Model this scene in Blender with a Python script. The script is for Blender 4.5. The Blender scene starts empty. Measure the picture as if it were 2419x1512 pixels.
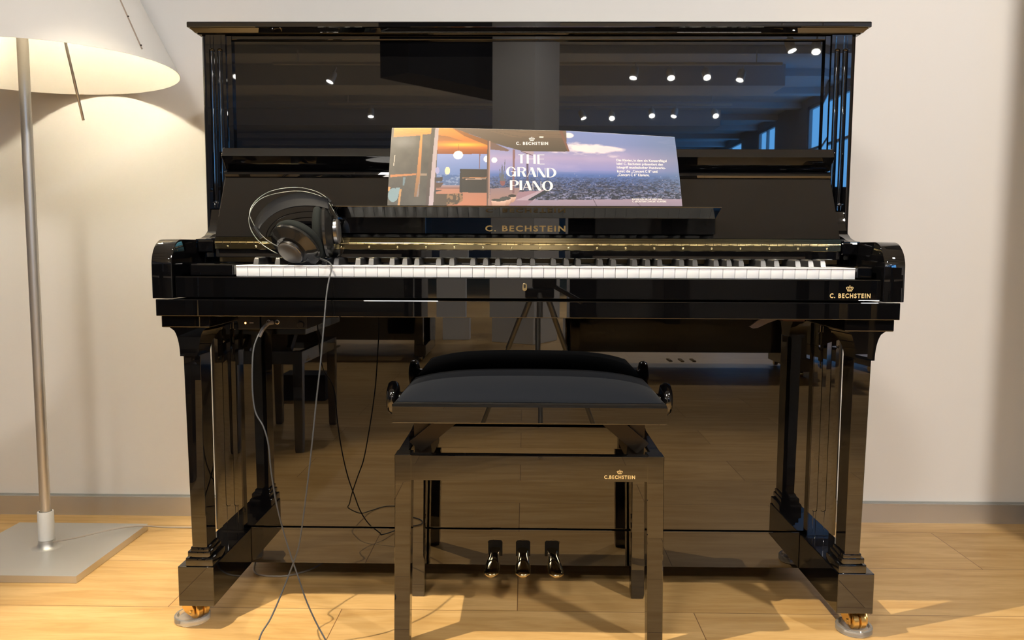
import bpy, bmesh, math, random
import numpy as np
from mathutils import Vector, Matrix
C = bpy.context.scene.collection
S = bpy.context.scene
PI = math.pi
# ------------------------------------------------------------------ camera
F_PX = 1900.3; CAM = Vector((-.0009, -2.2959, .7896))
_y, _p, _r = (math.radians(a) for a in (.9115, 5.1636, .2488))
FW = Vector((-math.sin(_y) * math.cos(_p), math.cos(_y) * math.cos(_p), -math.sin(_p)))
RT = Vector((math.cos(_y), math.sin(_y), 0)); UP = RT.cross(FW)
RT, UP = math.cos(_r) * RT + math.sin(_r) * UP, -math.sin(_r) * RT + math.cos(_r) * UP
cd = bpy.data.cameras.new('camera'); cam = bpy.data.objects.new('camera', cd); C.objects.link(cam)
cd.sensor_width = 36; cd.lens = F_PX * 36 / 2419; cd.clip_start = .02; cd.clip_end = 100
M = Matrix((RT, UP, -FW)).transposed().to_4x4(); M.translation = CAM
cam.matrix_world = M
S.camera = cam
def at(px, py, Y):
    "point of the photograph's pixel on the vertical plane at depth Y"
    d = FW + RT * (px - 1209.5) / F_PX - UP * (py - 756) / F_PX
    return CAM + d * ((Y - CAM.y) / d.y)
# ------------------------------------------------------------------ view / world / main lights
S.view_settings.view_transform = 'Standard'; S.view_settings.look = 'None'
S.view_settings.exposure = 0.0; S.view_settings.gamma = 1; S.view_settings.use_curve_mapping = False
W = bpy.data.worlds.new('world'); S.world = W; W.use_nodes = True
W.node_tree.nodes['Background'].inputs[0].default_value = (.13, .46, 1, 1)
W.node_tree.nodes['Background'].inputs[1].default_value = 6.5
def spot(loc, tgt, power, col, cone=60, blend=.5, rad=.03, name='spot_light'):
    l = bpy.data.lights.new(name, 'SPOT'); l.energy = power; l.color = col
    l.spot_size = math.radians(cone); l.spot_blend = blend; l.shadow_soft_size = rad
    o = bpy.data.objects.new(name, l); C.objects.link(o); o.location = loc
    o.rotation_euler = (Vector(tgt) - Vector(loc)).to_track_quat('-Z', 'Y').to_euler(); return o
WARM = (1, .85, .62); NEUT = (1, .93, .84); COOL = (1, .97, .93)
# key lamp, then an added wall wash and an added fill (their housings are built further down at the same places)
KEY = [((-1.03, -1.36, 2.72), (.12, -.85, 0), 385, WARM, 57, .4, .012),
       ((1.90, -2.6, 2.75), (1.0, -.3, .5), 270, NEUT, 100, 1, .10),
       ((-.75, -3.3, 2.75), (-.3, -.3, .8), 140, NEUT, 95, 1, .26)]
for k in KEY: spot(*k)
# ------------------------------------------------------------------ materials
def mat(name, col=(.5, .5, .5), rough=.5, metal=0, ior=1.45, coat=0, emit=None, es=0, trans=0, sheen=0):
    m = bpy.data.materials.new(name); m.use_nodes = True
    b = m.node_tree.nodes['Principled BSDF']
    b.inputs['Base Color'].default_value = (*col, 1); b.inputs['Roughness'].default_value = rough
    b.inputs['Metallic'].default_value = metal; b.inputs['IOR'].default_value = ior
    b.inputs['Coat Weight'].default_value = coat; b.inputs['Transmission Weight'].default_value = trans
    b.inputs['Sheen Weight'].default_value = sheen
    if emit: b.inputs['Emission Color'].default_value = (*emit, 1); b.inputs['Emission Strength'].default_value = es
    return m
def nodes(m): return m.node_tree.nodes, m.node_tree.links, m.node_tree.nodes['Principled BSDF']
def noise_bump(m, scale=300, strength=.1, dist=.001, detail=2):
    n, l, b = nodes(m)
    tc = n.new('ShaderNodeTexCoord'); t = n.new('ShaderNodeTexNoise'); t.inputs['Scale'].default_value = scale; t.inputs['Detail'].default_value = detail
    bp = n.new('ShaderNodeBump'); bp.inputs['Strength'].default_value = strength; bp.inputs['Distance'].default_value = dist
    l.new(tc.outputs['Object'], t.inputs['Vector']); l.new(t.outputs['Fac'], bp.inputs['Height']); l.new(bp.outputs['Normal'], b.inputs['Normal'])
    return m
LAC = mat('black_lacquer', (.0025, .0025, .003), .012, ior=1.95)
BRASS = mat('polished_brass', (.80, .66, .36), .13, 1)
BRASS_SATIN = mat('satin_brass', (.86, .60, .24), .32, 1)
GOLD = mat('gold_inlay', (.90, .68, .33), .4, .35)
GOLD_DULL = mat('gold_transfer', (.36, .25, .10), .5, .3)
IVORY = mat('white_key_plastic', (.79, .81, .86), .16)
EBONY = mat('black_key_plastic', (.025, .025, .027), .3, ior=1.7)
FELT = mat('name_felt', (.20, .13, .05), .5)
SCREW = mat('steel_screw', (.55, .5, .42), .3, 1)
ALU = noise_bump(mat('brushed_aluminium', (.64, .63, .61), .40, .8), 900, .03)
SKIRT = mat('satin_aluminium_skirting', (.62, .60, .58), .42, .75)
GREYPL = mat('grey_plastic', (.62, .62, .60), .4)
VELVET = noise_bump(mat('black_velvet', (.005, .007, .012), .8, sheen=.06), 1500, .25)
nodes(VELVET)[2].inputs['Sheen Roughness'].default_value = .45
DMETAL = mat('dark_bronze_metal', (.06, .05, .04), .35, .8)
ACRYL = mat('clear_acrylic', (.95, .95, .93), .04, ior=1.49, trans=.85)
HP_BLACK = mat('headphone_black_plastic', (.02, .022, .024), .28)
HP_GLOSS = mat('headphone_gloss_plastic', (.015, .015, .015), .14, ior=1.6)
HP_CAP = mat('headphone_grey_cap', (.055, .052, .05), .42)
HP_SILVER = mat('satin_silver_ring', (.24, .24, .25), .25, 1)
HP_WIRE = mat('steel_wire', (.10, .105, .105), .3, .8)
HP_CUSH = noise_bump(mat('dark_foam_velour', (.015, .018, .018), .9), 900, .4)
HP_LEATH = noise_bump(mat('soft_black_leather', (.007, .008, .011), .5), 400, .15)
CABLE = mat('grey_rubber_cable', (.06, .065, .075), .45)
CABLE_B = mat('black_rubber_cable', (.008, .008, .009), .5)
CORD_T = mat('translucent_grey_cord', (.50, .44, .38), .35, trans=.3)
LED = mat('orange_led', (1, .4, .1), .3, emit=(1, .36, .07), es=14)
PRINT_W = mat('white_print', (.62, .61, .62), .35)
BULB = mat('warm_bulb', (1, .9, .7), .3, emit=(1, .78, .5), es=60)
LENS = mat('lit_spot_lens', (1, 1, 1), .3, emit=(1, .95, .86), es=110)
WHITE_MET = mat('white_enamel', (.72, .72, .70), .4)
BLK_MATTE = mat('matte_black_cloth', (.004, .004, .005), .9)
COLUMN = mat('painted_concrete_column', (.62, .61, .59), .7)
FRAME = mat('grey_window_frame', (.35, .38, .42), .5)
for m_ in (VELVET, HP_LEATH, HP_CUSH): nodes(m_)[2].inputs['Specular IOR Level'].default_value = .15
def wall_mat(name, col):
    m = noise_bump(mat(name, col, .62), 220, .06, .0006, 3); return m
WALL = wall_mat('warm_white_wall_paint', (.79, .77, .745))
WALL_R = wall_mat('dark_room_paint', (.26, .26, .27))
CEIL = noise_bump(mat('raw_concrete_ceiling', (.56, .60, .66), .8), 3, .3, .02, 5)
def shade_mat():
    m = bpy.data.materials.new('white_paper_shade'); m.use_nodes = True
    n, l = m.node_tree.nodes, m.node_tree.links; n.clear()
    o = n.new('ShaderNodeOutputMaterial'); mx = n.new('ShaderNodeMixShader'); d = n.new('ShaderNodeBsdfDiffuse'); t = n.new('ShaderNodeBsdfTranslucent')
    d.inputs[0].default_value = (.88, .86, .82, 1); t.inputs[0].default_value = (.9, .78, .6, 1); mx.inputs[0].default_value = .003
    l.new(d.outputs[0], mx.inputs[1]); l.new(t.outputs[0], mx.inputs[2]); l.new(mx.outputs[0], o.inputs[0]); return m
SHADE = shade_mat()
def floor_mat():
    m = mat('oak_floorboards', (.6, .4, .2), .38); n, l, b = nodes(m)
    tc = n.new('ShaderNodeTexCoord'); mp = n.new('ShaderNodeMapping'); mp.inputs['Location'].default_value = (.0135 + 76.7, .606 + .257 * 101, 0)
    l.new(tc.outputs['Object'], mp.inputs[0])
    br = n.new('ShaderNodeTexBrick'); l.new(mp.outputs[0], br.inputs['Vector'])
    br.offset = .5; br.offset_frequency = 2; br.inputs['Scale'].default_value = 1; br.inputs['Brick Width'].default_value = .767
    br.inputs['Row Height'].default_value = .257; br.inputs['Mortar Size'].default_value = .0011; br.inputs['Mortar Smooth'].default_value = .3
    br.inputs['Color1'].default_value = (.0, .0, .0, 1); br.inputs['Color2'].default_value = (1, 1, 1, 1); br.inputs['Mortar'].default_value = (.5, .5, .5, 1)
    # grain, stretched along the boards and shifted per board
    ad = n.new('ShaderNodeVectorMath'); ad.operation = 'MULTIPLY_ADD'; ad.inputs[1].default_value = (0, 0, 7)
    l.new(br.outputs['Color'], ad.inputs[0]); l.new(mp.outputs[0], ad.inputs[2])
    m2 = n.new('ShaderNodeMapping'); m2.inputs['Scale'].default_value = (1.6, 13, 1); l.new(ad.outputs[0], m2.inputs[0])
    g = n.new('ShaderNodeTexNoise'); g.inputs['Scale'].default_value = 2.2; g.inputs['Detail'].default_value = 6; g.inputs['Roughness'].default_value = .55; g.inputs['Distortion'].default_value = .8
    l.new(m2.outputs[0], g.inputs['Vector'])
    g2 = n.new('ShaderNodeTexNoise'); g2.inputs['Scale'].default_value = 16; g2.inputs['Detail'].default_value = 4; l.new(m2.outputs[0], g2.inputs['Vector'])
    mx = n.new('ShaderNodeMixRGB'); mx.inputs[1].default_value = (.53, .31, .105, 1); mx.inputs[2].default_value = (.68, .44, .185, 1)
    cr = n.new('ShaderNodeValToRGB'); cr.color_ramp.elements[0].position = .33; cr.color_ramp.elements[1].position = .62
    l.new(g.outputs['Fac'], cr.inputs[0]); l.new(cr.outputs[0], mx.inputs[0])
    m3 = n.new('ShaderNodeMixRGB'); m3.blend_type = 'MULTIPLY'; m3.inputs[0].default_value = .35; l.new(mx.outputs[0], m3.inputs[1])
    cr2 = n.new('ShaderNodeValToRGB'); cr2.color_ramp.elements[0].position = .3; cr2.color_ramp.elements[1].position = .6
    cr2.color_ramp.elements[0].color = (.78, .74, .68, 1); l.new(g2.outputs['Fac'], cr2.inputs[0]); l.new(cr2.outputs[0], m3.inputs[2])
    m4 = n.new('ShaderNodeMixRGB'); m4.blend_type = 'MULTIPLY'; m4.inputs[0].default_value = .16; l.new(m3.outputs[0], m4.inputs[1]); l.new(br.outputs['Color'], m4.inputs[2])
    m5 = n.new('ShaderNodeMixRGB'); m5.inputs[2].default_value = (.20, .10, .035, 1); l.new(br.outputs['Fac'], m5.inputs[0]); l.new(m4.outputs[0], m5.inputs[1])
    l.new(m5.outputs[0], b.inputs['Base Color'])
    bp = n.new('ShaderNodeBump'); bp.inputs['Strength'].default_value = .25; bp.inputs['Distance'].default_value = .0015; bp.invert = True
    l.new(br.outputs['Fac'], bp.inputs['Height']); l.new(bp.outputs[0], b.inputs['Normal'])
    return m
FLOOR = floor_mat()
# ------------------------------------------------------------------ mesh helpers
def obj(name, bm, m, parent=None, smooth=False, auto=None):
    me = bpy.data.meshes.new(name)
    bmesh.ops.recalc_face_normals(bm, faces=bm.faces)
    bm.to_mesh(me); bm.free(); me.materials.append(m)
    if smooth or auto:
        for p in me.polygons: p.use_smooth = True
        if auto: me.set_sharp_from_angle(angle=math.radians(auto))
    o = bpy.data.objects.new(name, me); C.objects.link(o)
    if parent:
        o.parent = parent
        w = parent.location.copy(); q = parent.parent
        while q: w += q.location; q = q.parent
        for v in me.vertices: v.co -= w
    return o
def tag(o, label=None, cat=None, group=None, kind=None):
    if label: o['label'] = label
    if cat: o['category'] = cat
    if group: o['group'] = group
    if kind: o['kind'] = kind
    return o
def empty(name, loc, label, cat, group=None):
    o = bpy.data.objects.new(name, None); C.objects.link(o); o.location = loc; o.empty_display_size = .1
    return tag(o, label, cat, group)
def box(bm, x0, x1, y0, y1, z0, z1, bev=0, seg=2):
    r = bmesh.ops.create_cube(bm, size=1)
    vs = r['verts']
    for v in vs: v.co = Vector(((x0 + x1) / 2 + v.co.x * (x1 - x0), (y0 + y1) / 2 + v.co.y * (y1 - y0), (z0 + z1) / 2 + v.co.z * (z1 - z0)))
    if bev:
        es = {e for v in vs for e in v.link_edges}
        bmesh.ops.bevel(bm, geom=list(es), offset=bev, segments=seg, profile=.5, affect='EDGES')
    return bm
def B(*a, **k): return box(bmesh.new(), *a, **k)
def prism(pts, axis, a0, a1, bev=0, seg=2, bm=None):
    "extrude a 2D outline along an axis: x -> (y,z), y -> (x,z), z -> (x,y)"
    bm = bm or bmesh.new()
    def P3(p, a): return {'x': (a, p[0], p[1]), 'y': (p[0], a, p[1]), 'z': (p[0], p[1], a)}[axis]
    A = [bm.verts.new(P3(p, a0)) for p in pts]; Bv = [bm.verts.new(P3(p, a1)) for p in pts]
    fs = [bm.faces.new(A), bm.faces.new(Bv[::-1])]
    n = len(pts)
    for i in range(n): fs.append(bm.faces.new((A[i], Bv[i], Bv[(i + 1) % n], A[(i + 1) % n])))
    bmesh.ops.recalc_face_normals(bm, faces=fs)
    if bev:
        es = {e for f in fs[:2] for e in f.edges}
        bmesh.ops.bevel(bm, geom=list(es), offset=bev, segments=seg, profile=.5, affect='EDGES')
    return bm
def loft(secs, bm=None, bev=0, cap=True):
    "stack of closed loops of 3D points"
    bm = bm or bmesh.new(); L = [[bm.verts.new(p) for p in s] for s in secs]; n = len(secs[0])
    for a, b in zip(L, L[1:]):
        for i in range(n): bm.faces.new((a[i], a[(i + 1) % n], b[(i + 1) % n], b[i]))
    if cap: bm.faces.new(L[0][::-1]); bm.faces.new(L[-1])
    if bev:
        bmesh.ops.recalc_face_normals(bm, faces=bm.faces)
        bmesh.ops.bevel(bm, geom=list(bm.edges), offset=bev, segments=1, profile=.5, affect='EDGES')
    return bm
def rect(x0, x1, y0, y1, z): return [(x0, y0, z), (x1, y0, z), (x1, y1, z), (x0, y1, z)]
def smooth_path(pts, n=8):
    P = [Vector(p) for p in pts]; out = []
    for i in range(len(P) - 1):
        a, b, c, d = P[max(i - 1, 0)], P[i], P[i + 1], P[min(i + 2, len(P) - 1)]
        for k in range(n):
            t = k / n
            out.append(.5 * ((2 * b) + (c - a) * t + (2 * a - 5 * b + 4 * c - d) * t * t + (3 * b - a - 3 * c + d) * t ** 3))
    out.append(P[-1]); return out
def tube(bm, pts, r, sides=10, n=6, r2=None):
    P = smooth_path(pts, n) if n > 1 else [Vector(p) for p in pts]
    up = Vector((0, 0, 1)); rings = []
    t0 = (P[1] - P[0]).normalized(); nrm = t0.cross(up)
    if nrm.length < .01: nrm = Vector((1, 0, 0))
    nrm.normalize()
    for i, p in enumerate(P):
        t = (P[min(i + 1, len(P) - 1)] - P[max(i - 1, 0)]).normalized()
        nrm = (nrm - t * nrm.dot(t)).normalized(); bn = t.cross(nrm)
        rr = r if r2 is None else r + (r2 - r) * i / (len(P) - 1)
        rings.append([bm.verts.new(p + nrm * rr * math.cos(2 * PI * k / sides) + bn * rr * math.sin(2 * PI * k / sides)) for k in range(sides)])
    for a, b in zip(rings, rings[1:]):
        for k in range(sides): bm.faces.new((a[k], a[(k + 1) % sides], b[(k + 1) % sides], b[k]))
    bm.faces.new(rings[0][::-1]); bm.faces.new(rings[-1]); return bm
def T(pts, r, **k): return tube(bmesh.new(), pts, r, **k)
def lathe(bm, prof, c, axis=(0, 0, 1), seg=40, close=False):
    "prof: (radius, height) pairs round an axis through c"
    z = Vector(axis).normalized(); x = z.orthogonal().normalized(); y = z.cross(x); c = Vector(c); rings = []
    for r, h in prof:
        if r < 1e-6: rings.append([bm.verts.new(c + z * h)])
        else: rings.append([bm.verts.new(c + z * h + (x * math.cos(2 * PI * k / seg) + y * math.sin(2 * PI * k / seg)) * r) for k in range(seg)])
    prs = list(zip(rings, rings[1:])) + ([(rings[-1], rings[0])] if close else [])
    for a, b in prs:
        for k in range(seg):
            k2 = (k + 1) % seg
            f = [a[0]] if len(a) == 1 else [a[k], a[k2]]
            f += [b[0]] if len(b) == 1 else [b[k2], b[k]]
            if len(f) > 2: bm.faces.new(f)
    return bm
def Lt(*a, **k): return lathe(bmesh.new(), *a, **k)
def copy_tree(o, parent=None):
    c = o.copy(); C.objects.link(c); c.parent = parent
    for ch in [x for x in bpy.data.objects if x.parent == o]: copy_tree(ch, c)
    return c
def poly2(bm, pts, fn):
    vs = [bm.verts.new(fn(*p)) for p in pts]; bm.faces.new(vs)
# flat lettering: text from the built-in font as a mesh
def text_pts(body, weight=0.0, spacing=1.0):
    cu = bpy.data.curves.new('txt', 'FONT'); cu.body = body; cu.size = 1; cu.offset = weight; cu.space_character = spacing; cu.resolution_u = 3
    o = bpy.data.objects.new('txt', cu); C.objects.link(o)
    dg = bpy.context.evaluated_depsgraph_get(); dg.update()
    me = o.evaluated_get(dg).to_mesh()
    vs = [tuple(v.co[:2]) for v in me.vertices]; fs = [tuple(p.vertices) for p in me.polygons]
    o.evaluated_get(dg).to_mesh_clear(); bpy.data.objects.remove(o); bpy.data.curves.remove(cu)
    xs = [v[0] for v in vs]; ys = [v[1] for v in vs]; x0, x1, y0, y1 = min(xs), max(xs), min(ys), max(ys)
    return [((x - x0) / (x1 - x0), (y - y0) / (y1 - y0)) for x, y in vs], fs
def add_text(bm, body, x0, x1, y0, y1, fn, weight=.012, spacing=1.0):
    vs, fs = text_pts(body, weight, spacing)
    V = [bm.verts.new(fn(x0 + u * (x1 - x0), y0 + v * (y1 - y0))) for u, v in vs]
    for f in fs:
        try: bm.faces.new([V[i] for i in f])
        except ValueError: pass
def add_crown(bm, cx, y0, w, h, fn):
    def q(*pts): poly2(bm, [(cx + x * w, y0 + y * h) for x, y in pts], fn)
    q((-.30, 0), (.30, 0), (.30, .13), (-.30, .13))
    for s in (-1, 1):
        q((s * .30, .13), (s * .22, .13), (s * .40, .60), (s * .50, .60))
        q((s * .50, .60), (s * .40, .58), (s * .30, .66), (s * .36, .76))
        q((s * .36, .76), (s * .30, .66), (s * .10, .60), (s * .02, .72), (s * .18, .78))
        q((s * .15, .13), (s * .10, .13), (s * .17, .62), (s * .25, .64))
    q((-.035, .13), (.035, .13), (.035, .86), (-.035, .86))
    q((-.035, .86), (.035, .86), (.03, 1.0), (-.03, 1.0)); q((-.075, .88), (.075, .88), (.075, .94), (-.075, .94))
# ================================================================== ROOM
def struct(name, bm, m): return tag(obj(name, bm, m), kind='structure')
XL, XR, YF, ZC = -6.5, 4.55, -20.0, 3.2
struct('floor', B(XL, XR, YF, 0, -.1, 0), FLOOR)
struct('wall_back', B(XL, XR, 0, .15, 0, ZC), WALL)
struct('wall_left', B(XL - .15, XL, YF, 0, 0, ZC), WALL_R)
struct('wall_front', B(XL, XR, YF - .15, YF, 0, ZC), WALL_R)
bm = B(XL, XR, YF, 0, ZC, ZC + .15)
y = -2.4
while y > YF + .5:
    box(bm, XL, XR, y - .09, y + .09, ZC - .1, ZC); y -= 1.25
for yy in (-9.9, -13.4): box(bm, XL, 3.4, yy - .35, yy + .35, ZC - .28, ZC)
struct('ceiling', bm, CEIL)
WIN = [(-8.4, -12.0), (-13.7, -14.8), (-16, -18)]
bm = bmesh.new(); prev = 0
for a, b in WIN:
    box(bm, XR, XR + .08, a, prev, 0, ZC); box(bm, XR, XR + .08, b, a, 0, .9); box(bm, XR, XR + .08, b, a, 3.06, ZC); prev = b
box(bm, XR, XR + .08, YF, prev, 0, ZC)
struct('wall_right', bm, wall_mat('grey_window_wall', (.42, .43, .45)))
for i, (a, b) in enumerate(WIN):
    bm = bmesh.new(); t = .05
    box(bm, XR + .01, XR + .06, b, b + t, .9, 3.06); box(bm, XR + .01, XR + .06, a - t, a, .9, 3.06)
    box(bm, XR + .01, XR + .06, b, a, .9, .9 + t); box(bm, XR + .01, XR + .06, b, a, 3.06 - t, 3.06)
    box(bm, XR + .01, XR + .06, (a + b) / 2 - .02, (a + b) / 2 + .02, .9, 3.06); box(bm, XR + .01, XR + .06, b, a, 2.35, 2.39)
    struct('window_%d' % (i + 1), bm, FRAME)
    l = bpy.data.lights.new('window_portal', 'AREA'); l.shape = 'RECTANGLE'; l.size = 2.16; l.size_y = a - b
    l.cycles.is_portal = True
    o = bpy.data.objects.new('window_portal', l); C.objects.link(o); o.location = (XR + .075, (a + b) / 2, 1.98)
    o.rotation_euler = (0, PI / 2, 0)
struct('wall_light_blocker', B(1.47, 1.62, -.62, 0, 0, ZC), mat('dark_light_blocker', (.10, .09, .085), .7))  # unseen dark stub, added to block light and darken the wall's right edge
bm = B(XL, 1.47, -.012, 0, 0, .0535); box(bm, XL, 1.47, -.013, 0, .0535, .0562)
struct('baseboard_back', bm, SKIRT)
struct('trim_1', B(XL, 1.47, -.004, 0, .0562, .061), mat('skirting_grey_strip', (.35, .36, .34), .5))  # plain grey strip on top of the skirting
# ================================================================== PIANO
PN = empty('upright_piano', (0, -.4, 0), 'black polished upright piano with open keyboard against the pale wall', 'piano')
def part(name, bm, m=LAC, parent=PN, **k): return obj(name, bm, m, parent, **k)
BX, BY = .7131, -.503      # body half width, front face
# case sides with rounded front outer edge
for s in (-1, 1):
    r = .012; pts = [(s * BX, -.07)] + [(s * (BX - r + r * math.cos(a)), BY + .0005 + r - r * math.sin(a)) for a in np.linspace(0, PI / 2, 7)] + [(s * .645, BY + .0005), (s * .645, -.07)]
    part('side_panel', prism(pts, 'z', .1381, 1.2478), auto=35)
# fluted faces
def flute_face(x0, x1, z0, z1, fl, fz0, fz1, r, depth, y):
    bm = bmesh.new(); xs = sorted(set(np.round(np.concatenate([np.linspace(x0, x1, 12)] + [np.linspace(c - r, c + r, 17) for c in fl]), 6)))
    zs = sorted(set(np.round(np.concatenate([[z0, z1], np.linspace(fz0 - r, fz0 + r, 15), np.linspace(fz1 - r, fz1 + r, 15), np.linspace(fz0, fz1, 12)]), 6)))
    G = []
    for z in zs:
        row = []
        for x in xs:
            d = 0
            for c in fl:
                dd = math.hypot(x - c, max(fz0 - z, 0, z - fz1)) / r
                if dd < 1: d = max(d, depth * math.sqrt(1 - dd * dd))
            row.append(bm.verts.new((x, y + d, z)))
        G.append(row)
    for a, b in zip(G, G[1:]):
        for i in range(len(xs) - 1): bm.faces.new((a[i], a[i + 1], b[i + 1], b[i]))
    # returns to the body
    bnd = [e for e in bm.edges if e.is_boundary]
    ex = bmesh.ops.extrude_edge_only(bm, edges=bnd)
    for v in [g for g in ex['geom'] if isinstance(g, bmesh.types.BMVert)]: v.co.y = BY + .001
    return bm
for s in (-1, 1):
    part('pilaster', flute_face(*sorted((s * .6995, s * .657)), .872, 1.2478, [s * .6862, s * .6692], .889, 1.2125, .0062, .005, BY - .0045), auto=40)
    part('lower_pilaster', flute_face(*sorted((s * .6935, s * .6465)), .1385, .632, [s * .6793, s * .6600], .2, .60, .0055, .0045, BY - .0012), auto=40)
# top lid with cove
def lid_sec(i, z): return rect(-.7329 + i, .7329 - i, -.5243 + i * .9, -.06, z)
part('lid', loft([lid_sec(.017, 1.2478), lid_sec(.0165, 1.2495), lid_sec(.0125, 1.2505), lid_sec(.0045, 1.2585), lid_sec(.0012, 1.2592), lid_sec(0, 1.2602), lid_sec(0, 1.2690), lid_sec(.0012, 1.2709), lid_sec(.004, 1.2718)]), auto=25)
# upper front panel, head rail
part('front_panel', B(-.6565, .6565, -.4925, -.47, .95, 1.2478, bev=.0015))
part('head_rail', B(-.6565, .6565, -.5005, -.48, 1.238, 1.2477, bev=.002))
part('back_board', B(-.645, .645, -.10, -.075, .14, 1.2478), mat('raw_back_board', (.03, .03, .03), .6))
# music shelf (ledge) above the fallboard
pr = [(-.492, 1.0014), (-.5385, 1.0012), (-.5405, 1.0004), (-.5495, .9850), (-.5515, .9828), (-.5490, .9805), (-.535, .9690), (-.527, .9590), (-.5245, .9560), (-.492, .9560)]
part('music_shelf', prism(pr, 'x', -.6565, .6565, bev=.0012), auto=20)
# fallboard: hinged at the bottom, leaning back, with a round nose along its top edge
FB0 = Vector((0, -.600, .8095)); FB1 = Vector((0, -.5265, .9530))
d = (FB1 - FB0).normalized(); nn = Vector((0, d.z, -d.y))
def fb(a, b): v = FB0 + d * a - nn * b; return (v.y, v.z)
L = (FB1 - FB0).length
pr = [fb(0, 0), fb(L - .016, 0), fb(L - .0155, .0025), fb(L - .012, .0062), fb(L - .007, .0072), fb(L - .002, .0055), fb(L, .001), fb(L, -.018), fb(0, -.018)]
part('fallboard', prism(pr, 'x', -.6555, .6555, bev=.0012), auto=20)
# scrolled cheeks sweeping from the body to the arm tops
for s in (-1, 1):
    pr = [(-.50, .8705), (-.509, .8700), (-.512, .862), (-.5155, .850), (-.522, .836), (-.534, .8225), (-.552, .8120), (-.575, .8062), (-.600, .8040), (-.600, .800), (-.50, .800)]
    part('cheek_scroll', prism(pr, 'x', *sorted((s * .6965, s * .6565))), auto=20)
# long brass hinge
HG = part('piano_hinge', B(-.6545, .6555, -.6040, -.6005, .7845, .8045), BRASS)
part('hinge_rim', T([(-.6545, -.6030, .7968), (.6555, -.6030, .7968)], .0026, n=1, sides=12), BRASS, HG, auto=50)
bm = bmesh.new()
for i in range(79): box(bm, -.6545 + i * .0166, -.6545 + i * .0166 + .0005, -.6062, -.6030, .7940, .7998)
part('knuckle_gap', bm, mat('hinge_gap_dark', (.03, .02, .008), .5), HG)
for i in range(22):
    x = -.628 + i * .0598
    part('hinge_screw', Lt([(0, .0009), (.0018, .0008), (.0026, 0)], (x, -.6040, .7890), (0, -1, 0), seg=14), BRASS, HG, auto=50)
part('hinge_bracket_rail', B(-.6545, .6555, -.602, -.565, .7660, .7845, bev=.0015))
part('upper_hinge_leaf', B(-.6545, .6555, -.6035, -.598, .8050, .8085), BRASS)
part('name_strip', B(-.660, .664, -.5660, -.5560, .7560, .7676, bev=.001), FELT)
part('key_rail', B(-.692, .692, -.5560, -.50, .69, .7660))
# music desk flap with lettering
DK = part('music_desk', prism([(-.6050, .8180), (-.6050, .8505), (-.6555, .8705), (-.6562, .8718), (-.6550, .8730), (-.5900, .8745), (-.5870, .8700), (-.5985, .8180)], 'x', -.3945, .3945, bev=.001), auto=20)
bm = bmesh.new()
def deskf(x, z): return Vector((x, -.6054, z))
add_text(bm, 'C. BECHSTEIN', -.0845, .0830, .8225, .8350, deskf, .03, 1.25)
part('gold_lettering', bm, GOLD_DULL, DK)
# arms
for s in (-1, 1):
    R = .052; cy, cz = -.7295 + R, .8030 - R
    pr = [(-.7295, .6868)] + [(cy - R * math.cos(a), cz + R * math.sin(a)) for a in np.linspace(0, PI / 2, 14)] + [(-.50, .8030), (-.50, .6868)]
    A = part('arm', prism(pr, 'x', *sorted((s * .7331, s * .6925)), bev=.0022, seg=3), auto=25)
    part('arm_inner_cheek', prism([(-.700, .6875), (-.700, .752), (-.690, .770), (-.672, .786), (-.640, .7985), (-.60, .802), (-.505, .802), (-.505, .6875)], 'x', *sorted((s * .6930, s * .6575 if s < 0 else s * .6575)) , bev=.0015) if False else B(*sorted((s * .6930, s * .6585)), -.602, -.503, .776, .8022, bev=.003), parent=A)
# key slip, key bed
SL = part('key_slip', B(-.6900, .6920, -.7220, -.7040, .6885, .7297, bev=.0015))
bm = B(-.7265, .7265, -.7300, -.503, .6520, .6850, bev=.0012)
part('key_bed', bm)
bm = bmesh.new()
def slipf(x, z): return Vector((x, -.7224, z))
add_text(bm, 'C. BECHSTEIN', .5925, .6712, .6938, .7030, slipf, .03, 1.25)
add_crown(bm, .6306, .7070, .0150, .0118, slipf)
part('gold_emblem', bm, GOLD, SL)
bm = bmesh.new()
def oval(hw, hh, n=16): return [(hw * math.cos(a), (hh - hw) + hw * math.sin(a)) for a in np.linspace(0, PI, n)] + [(hw * math.cos(a), -(hh - hw) + hw * math.sin(a)) for a in np.linspace(PI, 2 * PI, n)]
LK = part('key_lock', prism([(x - .0014, z + .7123) for x, z in oval(.0046, .0076)], 'y', -.7235, -.7215, bev=.0004), BRASS, SL)
bm = prism([(x - .0014, z + .7138) for x, z in oval(.0019, .0036)], 'y', -.7241, -.7234)
part('key_hole', bm, mat('lock_hole_black', (.01, .008, .005), .6), LK)
# cheek blocks
for s, x0, x1 in ((-1, -.6690, -.5810), (1, .6535, .6835)):
    part('cheek_block', B(x0, x1, -.7000, -.5600, .7300, .7545, bev=.003, seg=3))
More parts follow.
